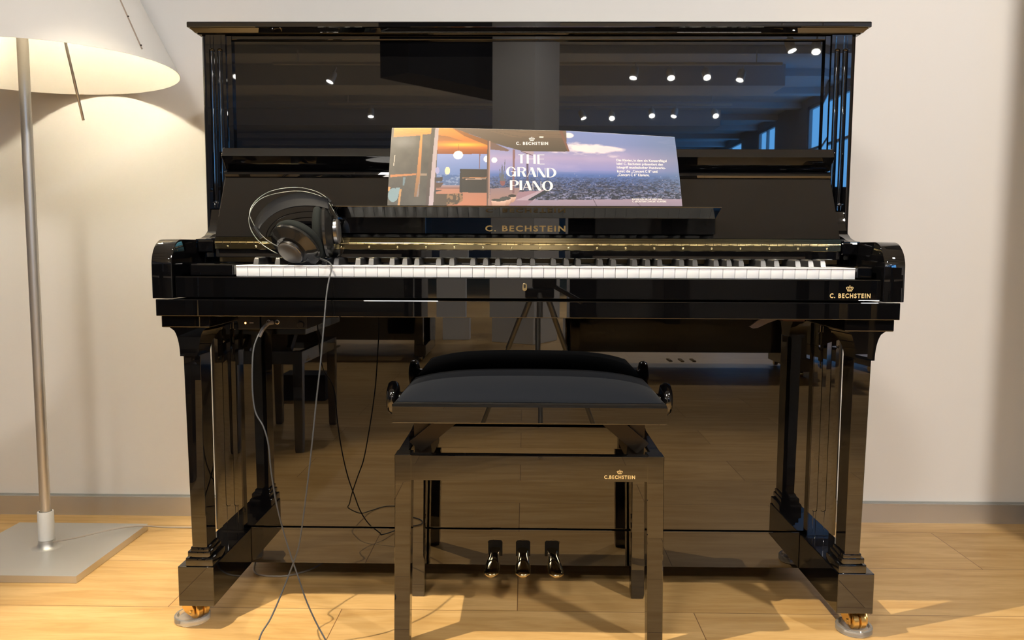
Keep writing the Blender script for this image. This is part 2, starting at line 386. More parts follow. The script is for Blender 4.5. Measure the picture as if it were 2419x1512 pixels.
# keys
KX0 = -.5765; KP = 1.2254 / 52
WK = None
for i in range(52):
    x0 = KX0 + i * KP
    if WK is None:
        bm = B(.0004, KP - .0004, -.7005, -.5565, .7300, .7505, bev=.0006)
        box(bm, .0002, KP - .0002, -.7020, -.5565, .7492, .7519, bev=.0009, seg=3)
        me = obj('white_key', bm, IVORY, PN, auto=40); me.location.x = x0; WK = me
        # mesh was shifted by the parent's place; location is relative
    else:
        o = WK.copy(); C.objects.link(o); o.location.x = x0
pat = {0: 1, 2: 1, 3: 1, 5: 1, 6: 1}   # A C D F G have a black key on their right
BK = None; blk_x = []
for i in range(51):
    if i % 7 in pat:
        off = {0: .001, 2: -.0018, 3: .0018, 5: -.0026, 6: 0}[i % 7]
        blk_x.append(KX0 + (i + 1) * KP + off)
for x in blk_x:
    if BK is None:
        def bs(w, yf, z): return [(-w, yf, z), (w, yf, z), (w, -.560, z + .0002), (-w, -.560, z + .0002)]
        secs = [bs(.0052, -.6550, .7521), bs(.0050, -.6525, .7580), bs(.0047, -.6505, .7625), bs(.0040, -.6492, .7650), bs(.0029, -.6482, .7664), bs(.0014, -.6474, .7670)]
        BK = obj('black_key', loft(secs), EBONY, PN, auto=50); BK.location.x = x
    else:
        o = BK.copy(); C.objects.link(o); o.location.x = x
# legs: runner, plinth, post, bracket, casters
for s in (-1, 1):
    def X(a, b): return sorted((s * a, s * b))
    part('foot_runner', B(*X(.7062, .6335), -.7176, -.08, .0540, .1378, bev=.0015))
    LG = part('leg', loft([rect(*X(.6762, .6465), -.7135, -.664, .17), rect(*X(.6810, .6470), -.7160, -.663, .574)], bev=.0008))
    bm = B(*X(.6902, .6345), -.7165, -.646, .1378, .1556, bev=.002); box(bm, *X(.6862, .640), -.7150, -.652, .1575, .1690, bev=.002)
    box(bm, *X(.6800, .643), -.7140, -.658, .1540, .1780, bev=.002)
    part('leg_plinth', bm, parent=LG, auto=30)
    def corb(xo, xi, yb, z): return rect(*X(xo, xi), -.7180, yb, z)
    cs = []
    for t in np.linspace(0, 1, 10):
        z = .5708 + t * .0575; k = 1 - math.sqrt(max(0, 1 - t * t)) if t < 1 else 1
        cs.append(corb(.6866 + .019 * k, .6490 - .018 * k, -.660 + .12 * k, z))
    part('leg_bracket', loft(cs), parent=LG, auto=30)
    part('leg_capital', B(*X(.7210, .6250), -.7200, -.508, .6283, .6520, bev=.002), parent=LG)
# lower panels
part('bottom_panel', B(-.6465, .6465, -.4905, -.47, .1440, .6520, bev=.0012))
bm = B(-.6335, .6335, -.4890, -.46, .0550, .1405, bev=.0012)
part('bottom_board', bm)
# pedals and their slots
SLOT = mat('pedal_slot_black', (.001, .001, .001), .8)
for px0, kick, ic in ((-.0660, -.0062, 0), (-.0018, 0, 1), (.0650, .0075, 2)):
    part('pedal_slot', prism([(px0 + x, z) for x, z in ((-.0165, .078), (.0165, .078), (.0165, .111), (.0135, .1145), (-.0135, .1145), (-.0165, .111))], 'y', -.4900, -.4888), SLOT)
    secs = []
    for t in np.linspace(0, 1, 16):
        yy = -.470 - .125 * t
        hw = .0125 if t < .45 else .0125 + .0048 * math.sin((t - .45) / .55 * PI * .62)
        if t > .9: hw *= math.sqrt(max(.02, 1 - ((t - .9) / .1) ** 2 * .85))
        zc = .097 - .018 * t - .011 * max(0, (t - .35)) ** 1.5; xc = px0 + kick * t ** 1.6 * (1 if t < .85 else 1)
        th = .0045
        secs.append([(xc + hw * math.cos(a) * (1 if abs(math.cos(a)) < .99 else 1), yy, zc + th * math.sin(a)) for a in np.linspace(0, 2 * PI, 16, endpoint=False)])
    part('pedal', loft(secs), mat('pedal_brass', (.80, .66, .40), .08, 1) if ic == 0 else bpy.data.materials['pedal_brass'], smooth=True)
# casters and acrylic cups
def caster(name_x, cy, rot, par):
    cx = name_x; ca = part('caster', Lt([(0, .0545), (.012, .0545), (.012, .049), (.006, .048), (.006, .044), (0, .044)], (cx, cy, 0), seg=20), BRASS_SATIN, par, auto=40)
    Rm = Matrix.Rotation(rot, 3, 'Z')
    def tr(v): q = Rm @ Vector(v); return (cx + q.x, cy + q.y, q.z)
    # wheels: axle along local x, offset along local -y
    ax = Rm @ Vector((1, 0, 0)); r = .0170
    for sx in (-.0078, .0078):
        part('wheel', Lt([(0, -.0065), (r - .002, -.0065), (r, -.005), (r, .005), (r - .002, .0065), (0, .0065)], tr((sx, -.012, .0105 + r)), ax, seg=28), BRASS_SATIN, ca, auto=40)
    part('axle', Lt([(0, -.022), (.0035, -.022), (.0035, .022), (0, .022)], tr((0, -.012, .0105 + r)), ax, seg=14), BRASS, ca, auto=40)
    for sx in (-.0185, .0185):
        bm = bmesh.new(); pr = [(-.021, .0225), (-.012, .0185), (.006, .0215), (.016, .030), (.019, .0535), (-.006, .0535), (-.0195, .036)]
        lo = [tr((sx - .0012, p[0], p[1])) for p in pr]; hi = [tr((sx + .0012, p[0], p[1])) for p in pr]
        part('fork', loft([lo, hi]), BRASS_SATIN, ca)
    return ca
for (cx, cy, rot) in ((-.6955, -.664, 1.05), (.6850, -.676, .12), (-.66, -.17, .5), (.66, -.17, -.4)):
    caster(cx, cy, rot, PN)
for (cx, cy, lb) in ((-.7020, -.664, 'clear acrylic caster cup on the floor beneath the left front caster'), (.6860, -.678, 'clear acrylic caster cup on the floor beneath the right front caster'),
                     (-.66, -.17, 'clear acrylic caster cup beneath the left rear caster behind the runner'), (.66, -.17, 'clear acrylic caster cup beneath the right rear caster behind the runner')):
    o = obj('caster_cup', Lt([(0, 0), (.0345, 0), (.0362, .002), (.0362, .0125), (.0345, .0145), (.0300, .0145), (.0270, .0095), (0, .0095)], (cx, cy, .0002), seg=48), ACRYL, auto=40)
    tag(o, lb, 'caster cup', 'acrylic cups under the piano casters')
# silent-system box under the key bed
BXM = mat('black_device_plastic', (.012, .012, .013), .35)
DV = part('headphone_socket_box', B(-.5790, -.5350, -.690, -.560, .6225, .6519, bev=.001), BXM)
part('socket_panel', B(-.5335, -.4400, -.686, -.560, .6235, .6519, bev=.001), BXM, DV)
part('led_light', Lt([(0, .0016), (.0013, .0012), (.0018, 0)], (-.5640, -.690, .6352), (0, -1, 0), seg=14), LED, DV)
bm = bmesh.new()
for x, z in ((-.5178, .6372), (-.5005, .6372)): lathe(bm, [(.0032, 0), (.0032, .0016), (.0047, .0014), (.0047, 0)], (x, -.686, z), (0, -1, 0), seg=20, close=True)
part('jack_socket', bm, mat('silver_socket', (.8, .74, .62), .2, 1), DV)
part('volume_knob', Lt([(0, .008), (.006, .008), (.0068, .006), (.0068, 0)], (-.4520, -.686, .6320), (0, -1, 0), seg=24), BXM, DV, auto=40)
bm = B(-.5555, -.5475, -.6906, -.6900, .6345, .6368); part('usb_port', bm, mat('usb_silver', (.5, .45, .4), .3, 1), DV)
# small lever under the right end of the key bed
bm = prism([(.520, .6440), (.600, .6520), (.500, .6520), (.476, .6400), (.462, .6290), (.470, .6250), (.480, .6270), (.500, .6370)], 'y', -.640, -.632)
part('lever', bm, mat('lever_grey_metal', (.16, .14, .15), .4, .6))
part('lever_clip', B(.487, .5005, -.690, -.683, .6480, .6515), BRASS)
part('lever_clip', B(.557, .5605, -.690, -.683, .6430, .6515), BRASS)
part('lever_mount', B(.514, .560, -.690, -.62, .6450, .6515), mat('copper_brown_plate', (.08, .04, .03), .4, .5))
# ================================================================== STOOL
def make_stool():
    ST = empty('piano_bench', (.009, -.655, 0), 'black lacquer piano bench with dark velvet cushion in front of the piano', 'bench')
    cx = .009
    def P_(n, bm, m=LAC, parent=ST, **k): return obj(n, bm, m, parent, **k)
    for sx in (-1, 1):
        for (yf, yb, yi) in ((-.785, -.748, 1), (-.545, -.508, -1)):
            zt = .3925
            def X(a, b): return sorted((cx + sx * a, cx + sx * b))
            yt = (yf, yb)
            s = [rect(*X(.2615, .2340), yf + (.004 if yi > 0 else .006), yb - .006, 0.0), rect(*X(.2630, .2330), yf + .003, yb - .004, .012), rect(*X(.2585, .2265), yf, yb, .34), rect(*X(.2585, .2265), yf, yb, zt)]
            P_('leg', loft(s, bev=.0012))
    P_('apron', B(cx - .2275, cx + .2275, -.7838, -.764, .3420, .3915, bev=.001))
    P_('apron', B(cx - .2275, cx + .2275, -.530, -.511, .3420, .3915, bev=.001))
    for sx in (-1, 1): P_('side_rail', B(*sorted((cx + sx * .2570, cx + sx * .236)), -.750, -.542, .3420, .3915, bev=.001))
    P_('seat_frame', loft([rect(cx - .2590, cx + .2590, -.8000, -.500, .4570), rect(cx - .2595, cx + .2595, -.8005, -.4995, .4590), rect(cx - .2595, cx + .2595, -.8005, -.4995, .4890), rect(cx - .2575, cx + .2575, -.798, -.502, .4950), rect(cx - .2520, cx + .2520, -.793, -.507, .4985)]))
    # domed cushion
    bm = bmesh.new(); nx, ny = 36, 24; G = []
    hw, y0, y1 = .2540, -.7955, -.5045
    for j in range(ny + 1):
        row = []
        for i in range(nx + 1):
            u = -1 + 2 * i / nx; v = -1 + 2 * j / ny
            u2 = math.sin(u * PI / 2); v2 = math.sin(v * PI / 2)
            h = (1 - abs(u2) ** 3.2) ** .62 * (1 - abs(v2) ** 2.3) ** .62
            x = cx + u2 * hw; yy = (y0 + y1) / 2 + v2 * (y1 - y0) / 2
            row.append(bm.verts.new((x, yy, .4975 + .036 * h)))
        G.append(row)
    for a, b in zip(G, G[1:]):
        for i in range(nx): bm.faces.new((a[i], a[i + 1], b[i + 1], b[i]))
    P_('cushion', bm, VELVET, smooth=True)
    for sx in (-1, 1):
        for yy in (-.650,):
            kn = P_('height_knob', Lt([(0, .0345), (.022, .0342), (.031, .0315), (.0345, .026), (.0345, .019), (.031, .0135), (.020, .0105), (.012, .010), (.012, -.002), (0, -.002)], (cx + sx * .2590, yy, .4780), (sx, 0, 0), seg=32), auto=45)
        # lifting braces and inner steel plates
        for yy in (-.735, -.565):
            a = Vector((cx + sx * .2250, yy, .3950)); b = Vector((cx + sx * .150, yy, .4580)); w = Vector((sx * .012, 0, .010))
            P_('lift_brace', loft([[a - w, a + w, b + w, b - w], [p + Vector((0, .016, 0)) for p in (a - w, a + w, b + w, b - w)]]), DMETAL)
        bm = loft([[(cx + sx * x, yy, z) for x, z in ((.2280, .372), (.1930, .372), (.2020, .4575), (.2300, .4575))] for yy in (-.722, -.590)])
        P_('lift_plate', bm, DMETAL)
    P_('lift_rod', T([(cx - .225, -.65, .43), (cx + .225, -.65, .43)], .006, n=1), DMETAL, smooth=True)
    bm = bmesh.new()
    f = lambda x, z: Vector((x, -.7841, z))
    add_text(bm, 'C.BECHSTEIN', .1532, .2122, .3480, .3550, f, .03, 1.25)
    add_crown(bm, .1828, .3575, .0118, .0085, f)
    P_('gold_emblem', bm, GOLD)
    return ST
ST = make_stool()
# ================================================================== BROCHURE
def bro(px, py, off=0.0):
    "photo-like print coordinates -> point on the leaning leaflet"
    s = (px - 915) / 697; yt = 304 - 1.6 * math.sin(min(1, s * 2.2) * PI) * 1 + (8 * s if s < .6 else 4.8 + 12 * (s - .6) + 8 * (s - .6) ** 2 * 2)
    yb = 485 + 2 * s; t = (yb - py) / (yb - yt)
    b0 = at(915, 485, -.612); b1 = at(1612, 487, -.612)
    X0 = b0.x + (b1.x - b0.x) * s; z0 = b0.z + (b1.z - b0.z) * s
    zt = 1.0425 + .0015 * math.sin(min(1, s * 2.2) * PI) - (.0072 * s if s < .6 else .0043 + .0125 * (s - .6) / .4)
    Yt = -.551 + .008 * s * s
    bow = .004 * math.sin(PI * t) * (1 if s < .9 else 1)
    sh = (.001 - .0075 * s) * t
    p = Vector((X0 + sh, -.612 + (Yt + .612) * t - bow, z0 + (zt - z0) * t))
    return p + Vector((0, -.955, -.29)) * off
def print_coords(s, t):
    yt = 304 - 1.6 * math.sin(min(1, s * 2.2) * PI) + (8 * s if s < .6 else 4.8 + 12 * (s - .6) + 16 * (s - .6) ** 2)
    yb = 485 + 2 * s; return 915 + 697 * s, yb + (yt - yb) * t
NX, NY = 697, 182
SX, TT = np.meshgrid(np.linspace(0, 1, NX + 1), np.linspace(0, 1, NY + 1))
ytop = 304 - 1.6 * np.sin(np.minimum(1, SX * 2.2) * PI) + np.where(SX < .6, 8 * SX, 4.8 + 12 * (SX - .6) + 16 * (SX - .6) ** 2)
PX = 915 + 697 * SX; PY = (485 + 2 * SX) + (ytop - (485 + 2 * SX)) * TT
IMG = np.zeros(PX.shape + (3,))
def srgb(c): c = np.array(c) / 255.; return np.where(c <= .04045, c / 12.92, ((c + .055) / 1.055) ** 2.4)
def lerp(v, stops):
    xs = [a for a, _ in stops]; return np.stack([np.interp(v, xs, [c[k] for _, c in stops]) for k in range(3)], -1)
rng = np.random.default_rng(5)
def vnoise(x, y, sx, sy, oct=4, seed=0):
    r = np.zeros_like(x); amp = 1; tot = 0
    for o in range(oct):
        g = np.random.default_rng(seed + o).random((260, 260)); fx = x / sx * 2 ** o + 13; fy = y / sy * 2 ** o + 7
        i = np.floor(fx).astype(int) % 258; j = np.floor(fy).astype(int) % 258; u = fx - np.floor(fx); v = fy - np.floor(fy); u = u * u * (3 - 2 * u); v = v * v * (3 - 2 * v)
        r += amp * ((g[i, j] * (1 - u) + g[i + 1, j] * u) * (1 - v) + (g[i, j + 1] * (1 - u) + g[i + 1, j + 1] * u) * v); tot += amp; amp *= .5
    return r / tot
# sky
IMG[:] = lerp(PY, [(300, (112, 128, 178)), (340, (112, 124, 170)), (375, (150, 140, 178)), (402, (126, 128, 182)), (415, (74, 100, 160)), (440, (58, 74, 118)), (470, (50, 58, 86)), (490, (50, 50, 70))])
rf = np.clip((PX - 1480) / 130, 0, 1)[..., None]; IMG = IMG * (1 - rf * .55) + np.array((92, 112, 140)) * rf * .55
cl = vnoise(PX, PY, 90, 22, 5, 3); d_ = np.exp(-((PX - 1390) / 95) ** 2 - ((PY - 352) / 17) ** 2)
cl2 = vnoise(PX, PY, 26, 9, 4, 11); k = np.clip((cl * .8 + cl2 * .9 + d_ * 1.0 - 1.30) * 3.2, 0, 1)[..., None]; IMG = IMG * (1 - k) + np.array((214, 200, 206)) * k
d_ = np.exp(-((PX - 1350) / 14) ** 2 - ((PY - 320) / 7) ** 2); k = np.clip((d_ + cl * .3 - .5) * 6, 0, 1)[..., None]; IMG = IMG * (1 - k) + np.array((212, 202, 214)) * k
k = np.clip((cl - .52) * 5, 0, 1)[..., None] * (PY < 408)[..., None] * .25; IMG = IMG * (1 - k) + np.array((170, 160, 196)) * k
# city
city = PY > 412 + (PX < 1330) * 4
nz = vnoise(PX, PY, 9, 3.2, 3, 20); n2 = vnoise(PX, PY, 5, 2.4, 2, 40)
amt = np.clip((PY - 412) / 45, 0, 1)
dark = (nz < .47) & city; IMG[dark] = IMG[dark] * (1 - .55 * amt[dark])[:, None]
lite = (n2 > .66) & city; IMG[lite] = IMG[lite] * (1 - .6 * amt[lite])[:, None] + (np.array((128, 128, 160)) * (.6 * amt[lite])[:, None])
sp = (rng.random(PX.shape) > .9975) & city & (PX > 1330); IMG[sp] = (200, 200, 215)
for q in range(2600):
    yy = 418 + 56 * rng.random() ** 1.3; dd = (yy - 412) / 60; ww = 1 + 9 * dd * rng.random(); hh = .8 + 3.2 * dd * rng.random(); xx = 1150 + 460 * rng.random()
    c0 = int(xx - 915); c1 = min(NX, int(xx - 915 + ww) + 1); r0 = int(486 - yy); r1 = r0 + max(1, int(hh + .5))
    cc = np.array((128, 130, 164)) * (.55 + .6 * rng.random()) if rng.random() > .55 else np.array((26, 32, 46)) * (.8 + .8 * rng.random())
    a_ = .35 + .5 * dd; IMG[r0:r1, c0:c1] = IMG[r0:r1, c0:c1] * (1 - a_) + cc * a_
def fill(poly, col, col2=None, alpha=1):
    ins = np.zeros(PX.shape, bool); n = len(poly)
    for i in range(n):
        (xa, ya), (xb, yb) = poly[i], poly[(i + 1) % n]
        if ya == yb: continue
        c = ((ya > PY) != (yb > PY)) & (PX < (xb - xa) * (PY - ya) / (yb - ya) + xa); ins ^= c
    cc = np.array(col, float)
    if col2 is not None:
        ys = [p[1] for p in poly]; tt = np.clip((PY[ins] - min(ys)) / max(1e-6, max(ys) - min(ys)), 0, 1)[:, None]; cc = cc * (1 - tt) + np.array(col2) * tt
    IMG[ins] = IMG[ins] * (1 - alpha) + cc * alpha; return ins
def disc(cx, cy, rx, ry, col, alpha=1):
    m = ((PX - cx) / rx) ** 2 + ((PY - cy) / ry) ** 2 < 1; IMG[m] = IMG[m] * (1 - alpha) + np.array(col) * alpha
def A2(x, y): return (900 + x / 7.2, 290 + y / 7.2)
def A1(x, y): return (1160 + x / 8.895, 300 + y / 8.895)
def pl(fn, *p): return [fn(*q) for q in p]
# terrace and pool edge
fill([(1150, 462), (1255, 452), (1285, 452), (1245, 474), (1620, 470), (1620, 492), (1020, 492), (1020, 458)], (142, 112, 128), (130, 110, 130))
fill([(1262, 473), (1620, 470), (1620, 490), (1240, 490)], (148, 132, 152), (128, 116, 138))
fill([(1217, 474), (1283, 449), (1292, 449), (1262, 474)], (160, 142, 160)); fill([(1247, 473), (1288, 450), (1300, 452), (1258, 474)], (30, 36, 48))
for x0, x1 in ((1402, 1411), (1498, 1515)):
    fill([(x0, 470), (x0 + 1.4, 470), (x1 + 1.4, 489), (x1, 489)], (60, 50, 66))
# view through the glass room
fill(pl(A2, (930, 540), (1810, 540), (1810, 1090), (930, 1090)), (126, 140, 190), (70, 100, 158))
fill(pl(A2, (930, 900), (1810, 900), (1810, 1075), (930, 1075)), (62, 92, 146), (72, 92, 132))
m_ = (n2 > .62) & (PY > 415) & (PY < 438) & (PX > 1030) & (PX < 1150); IMG[m_] = (112, 130, 168)
fill(pl(A2, (930, 1075), (1810, 1075), (1810, 1135), (930, 1135)), (150, 130, 140), (110, 72, 66))
fill(pl(A2, (900, 1130), (1810, 1130), (1810, 1440), (900, 1440)), (158, 110, 92), (172, 110, 84))
fill(pl(A2, (1860, 1130), (2160, 1110), (2400, 1120), (2160, 1440), (1860, 1440)), (128, 108, 116), (150, 112, 98))
# ceiling of the house
fill(pl(A2, (930, 80), (1160, 80), (1810, 320), (1810, 550), (930, 550)), (206, 132, 60), (150, 84, 42))
fill(pl(A2, (940, 225), (1100, 240), (1400, 330), (940, 330)), (120, 84, 50), (150, 96, 50), .8)
g = np.exp(-((PX - 1090) / 60) ** 2 - ((PY - 344) / 5) ** 2)[..., None] * ((PX > 1029) & (PX < 1151))[..., None]; IMG = IMG * (1 - g) + np.array((250, 170, 60)) * g
fill(pl(A2, (930, 460), (1810, 460), (1810, 550), (930, 550)), (150, 88, 44), (120, 66, 36))
# big roof overhang
fill(pl(A2, (1170, 60), (3200, 60), (3200, 330), (2160, 430), (1860, 340)), (112, 96, 84), (84, 74, 66))
fill([A2(1170, 95)] + pl(A1, (1550, 60), (1700, 530), (690, 530), (470, 470)), (106, 92, 80), (76, 68, 58))
fill([A2(1160, 90), A2(1860, 330), A2(2200, 480), A2(2160, 500), A2(1860, 470), A2(1860, 420), A2(1400, 240)], (120, 82, 50), (92, 66, 46), .75)
for kx in range(7):
    yv = 311 + kx * 2.2; fill([(1160 + kx * 8, yv), (1330 + kx * 2, yv + 1), (1330 + kx * 2, yv + 1.9), (1160 + kx * 8, yv + .9)], (128, 104, 82), None, .55)
fill(pl(A1, (1485, 80), (1555, 80), (1700, 530), (1660, 530)), (112, 82, 72))
fill(pl(A1, (660, 530), (900, 600), (935, 545), (900, 530)), (150, 136, 150)); fill(pl(A1, (650, 525), (905, 608), (905, 622), (640, 534)), (86, 62, 56))
disc(*A1(1095, 220), 5.2, 1.8, (240, 232, 215))
# dark bookcase wall at the left
fill([(905, 300), (1030, 300), (1030, 492), (905, 492)], (78, 74, 68), (58, 56, 52))
nb = vnoise(PX, PY, 34, 30, 4, 60); m_ = PX < 1014; IMG[m_] = IMG[m_] * (.72 + .6 * nb[m_])[:, None]
k = np.exp(-((PX - 945) / 32) ** 2 - ((PY - 338) / 16) ** 2)[..., None] * .6; IMG = IMG * (1 - k) + np.array((120, 120, 122)) * k
fill(pl(A2, (150, 80), (815, 80), (805, 205), (150, 225)), (236, 156, 74), (206, 122, 56))
for q in range(5): fill(pl(A2, (150, 118 + q * 20), (800, 112 + q * 17), (800, 116 + q * 17), (150, 124 + q * 20)), (186, 110, 58), None, .6)
fill(pl(A2, (150, 225), (660, 200), (660, 228), (150, 262)), (176, 118, 66))
fill(pl(A2, (625, 205), (662, 205), (655, 880), (640, 1265), (555, 1265), (590, 880)), (204, 130, 62), (116, 86, 60))
fill(pl(A2, (655, 880), (662, 700), (632, 1265), (600, 1265)), (120, 112, 112))
fill(pl(A2, (130, 900), (580, 878), (580, 905), (130, 942)), (170, 110, 64)); fill(pl(A2, (650, 880), (770, 878), (768, 912), (648, 916)), (130, 112, 96))
fill(pl(A2, (185, 570), (202, 570), (190, 750), (178, 750)), (176, 168, 156)); fill(pl(A2, (360, 940), (400, 940), (385, 1080), (358, 1080)), (90, 112, 124))
fill(pl(A2, (108, 1100), (145, 1105), (140, 1175), (104, 1165)), (214, 142, 84))
disc(*A2(200, 1235), 12.5, 16, (112, 138, 150)); fill(pl(A2, (240, 1115), (315, 1115), (290, 1250), (240, 1250)), (112, 138, 150))
fill(pl(A2, (305, 1135), (342, 1135), (318, 1415), (285, 1415)), (170, 128, 84))
fill(pl(A2, (815, 90), (880, 90), (830, 1420), (760, 1420)), (70, 66, 60), (62, 50, 48))
fill(pl(A2, (880, 95), (945, 95), (890, 1420), (812, 1420)), (152, 140, 142), (168, 154, 166))
# furniture
m_ = (PX > 1024) & (PX < 1093) & (PY > 458) & (PY < 487); nf = vnoise(PX, PY, 4, 5, 2, 80)
ins = fill(pl(A2, (895, 1220), (1390, 1210), (1390, 1330), (1290, 1390), (1120, 1400), (1120, 1420), (895, 1420)), (66, 54, 42)); mm = ins & (nf > .55) & (PX > 1055); IMG[mm] = (128, 98, 72)
fill(pl(A2, (905, 940), (1045, 940), (1035, 1008), (905, 1010)), (52, 44, 46)); fill(pl(A2, (905, 1025), (1060, 1030), (1010, 1110), (905, 1120)), (74, 54, 46)); fill(pl(A2, (905, 1150), (1030, 1152), (1030, 1160), (905, 1190)), (52, 44, 46))
fill(pl(A2, (1340, 805), (1810, 805), (1800, 1200), (1335, 1190)), (46, 40, 34), (36, 34, 30)); fill(pl(A2, (1380, 945), (1800, 938), (1800, 950), (1380, 957)), (168, 118, 80)); fill(pl(A2, (1435, 968), (1790, 962), (1790, 972), (1440, 979)), (196, 166, 152)); fill(pl(A2, (1338, 805), (1362, 805), (1385, 1195), (1350, 1195)), (30, 27, 26))
for xx, yy in ((1240, 566), (0, 0)):
    if xx: disc(*A2(1300, 566), 11.7, 9.8, (246, 232, 224))
disc(*A2(1800, 632), 7.6, 7.6, (240, 226, 222)); disc(*A2(1930, 652), 7, 6.2, (240, 228, 224)); disc(*A2(1120, 833), 6.2, 8.8, (238, 212, 166)); disc(*A2(945, 830), 5, 8, (140, 140, 184))
disc(*A1(3, 718), 0, 0, (0, 0, 0)) if False else None
fill(pl(A2, (1302, 380), (1308, 380), (1308, 500), (1302, 500)), (120, 80, 40))
fill(pl(A2, (1668, 550), (1686, 550), (1678, 800), (1664, 800)), (110, 82, 84))
for x0, x1, c in ((1808, 1834, (84, 66, 62)), (1834, 1858, (150, 120, 108))): fill(pl(A2, (x0, 320), (x1, 320), (x1 - 4, 1440), (x0 - 6, 1440)), c)
fill(pl(A1, (470, 490), (520, 490), (500, 1400), (455, 1400)), (120, 92, 96), (110, 82, 88)); fill(pl(A1, (758, 575), (805, 590), (800, 1310), (765, 1310)), (78, 66, 88))
# pots and cactus
for x, y, rx in ((990, 478, 0),): pass
def pot(x0, x1, yt, yb):
    fill([(x0, yt), (x1, yt), (x1 - 3, yb - 4), (x1 - 8, yb), (x0 + 8, yb), (x0 + 3, yb - 4)], (202, 172, 160), (160, 122, 108))
pot(1202, 1221, 464, 478); disc(1211, 463.5, 9.5, 3.4, (44, 40, 36)); pot(1185, 1209, 470, 484); disc(1196, 469, 12, 4, (56, 56, 56)); pot(1161, 1197, 474, 489); disc(1179, 473, 18, 3, (52, 54, 48)); disc(1190, 470, 9, 3.4, (62, 64, 64))
fill(pl(A1, (190, 1150), (310, 1150), (300, 1220), (255, 1260), (210, 1225)), (116, 74, 78))
for a, b in (((210, 1150), (190, 900)), ((225, 1150), (240, 810)), ((250, 1150), (245, 830)), ((265, 1150), (305, 700)), ((285, 1150), (330, 1000)), ((215, 1150), (180, 1000))):
    (xa, ya), (xb, yb) = A1(*a), A1(*b); fill([(xa - 1.5, ya), (xa + 1.5, ya), (xb + .6, yb), (xb - .6, yb)], (84, 88, 96))
COL = srgb(np.clip(IMG, 0, 255)) * .82
me = bpy.data.meshes.new('brochure')
vv = [tuple(bro(float(a), float(b))) for a, b in zip(PX.ravel(), PY.ravel())]
w = NX + 1
i0 = (np.arange(NY)[:, None] * w + np.arange(NX)[None, :]).ravel()
ff = np.stack([i0, i0 + 1, i0 + 1 + w, i0 + w], 1)
me.from_pydata(vv, [], ff.tolist())
ca = me.color_attributes.new('print', 'FLOAT_COLOR', 'POINT')
ca.data.foreach_set('color', np.concatenate([np.clip(COL, 0, 1).reshape(-1, 3), np.ones((w * (NY + 1), 1))], 1).astype(np.float32).ravel())
for p in me.polygons: p.use_smooth = True
pm = mat('glossy_printed_paper', (.5, .5, .5), .42); n, l, b = nodes(pm); a_ = n.new('ShaderNodeAttribute'); a_.attribute_name = 'print'
l.new(a_.outputs['Color'], b.inputs['Base Color']); me.materials.append(pm)
BR = bpy.data.objects.new('brochure', me); C.objects.link(BR)
tag(BR, 'wide glossy printed brochure with house and city view leaning on the music desk', 'brochure')
bm = bmesh.new()
# paper back sheet, 1.2 mm behind
gs = [[bm.verts.new(bro(*print_coords(s, t), -.0012)) for s in np.linspace(0, 1, 30)] for t in np.linspace(0, 1, 8)]
for a, b2 in zip(gs, gs[1:]):
    for i in range(29): bm.faces.new((a[i], a[i + 1], b2[i + 1], b2[i]))
obj('paper_back', bm, mat('white_paper', (.7, .7, .7), .5), BR, smooth=True)
# printed white lettering
def bf(px, py): return bro(px, py, .0004)
bm = bmesh.new()
def tx(body, x0, x1, yt, yb, wt, sp=1.0): add_text(bm, body, x0, x1, yb, yt, bf, wt, sp)
tx('C. BECHSTEIN', 1221, 1299, 336.3, 344, .035, 1.3)
add_crown(bm, 1259.5, 334.2, 15, -9.8, bf)
for i, (t_, x1) in enumerate((('Das Klavier, in dem ein Konzertflügel', 1585), ('lebt! C. Bechstein präsentiert den', 1575), ('Inbegriff musikalischer Handwerks-', 1581), ('kunst: die „Concert C 8“ und', 1560), ('„Concert C 6“ Klaviere.', 1540))):
    tx(t_, 1463.3, x1, 374.2 + i * 8.75, 382.0 + i * 8.75, .022, 1.05)
tx('ENTDECKEN SIE DIE WELT DER...', 1495, 1569, 468.6, 472.4, .03, 1.05); tx('C. BECHSTEIN CONCERT KLAVIERE', 1495, 1575, 474.0, 477.8, .03, 1.05)
def qd(*pts): poly2(bm, [A1(*p) for p in pts], bf)
def stroke(x0, y0, x1, y1, w): qd((x0 - w / 2, y0), (x0 + w / 2, y0), (x1 + w / 2, y1), (x1 - w / 2, y1))
def arc(cx, cy, rx, ry, a0, a1, tw, th, n=20):
    for i in range(n):
        p = []
        for k, o in ((i, 0), (i + 1, 0), (i + 1, 1), (i, 1)):
            a = math.radians(a0 + (a1 - a0) * k / n); p.append((cx + (rx - o * tw) * math.cos(a), cy - (ry - o * th) * math.sin(a)))
        qd(*p)
def bar(x0, x1, y, h): qd((x0, y), (x1, y), (x1, y + h), (x0, y + h))
HL = 9
# THE
stroke(655, 600, 655, 783, 50); bar(590, 715, 595, HL); stroke(790, 592, 790, 787, 50); stroke(937, 595, 937, 790, 50); bar(815, 912, 683, HL)
stroke(1020, 597, 1020, 795, 48); bar(1044, 1150, 597, HL); bar(1044, 1140, 685, HL); bar(1044, 1152, 790, HL)
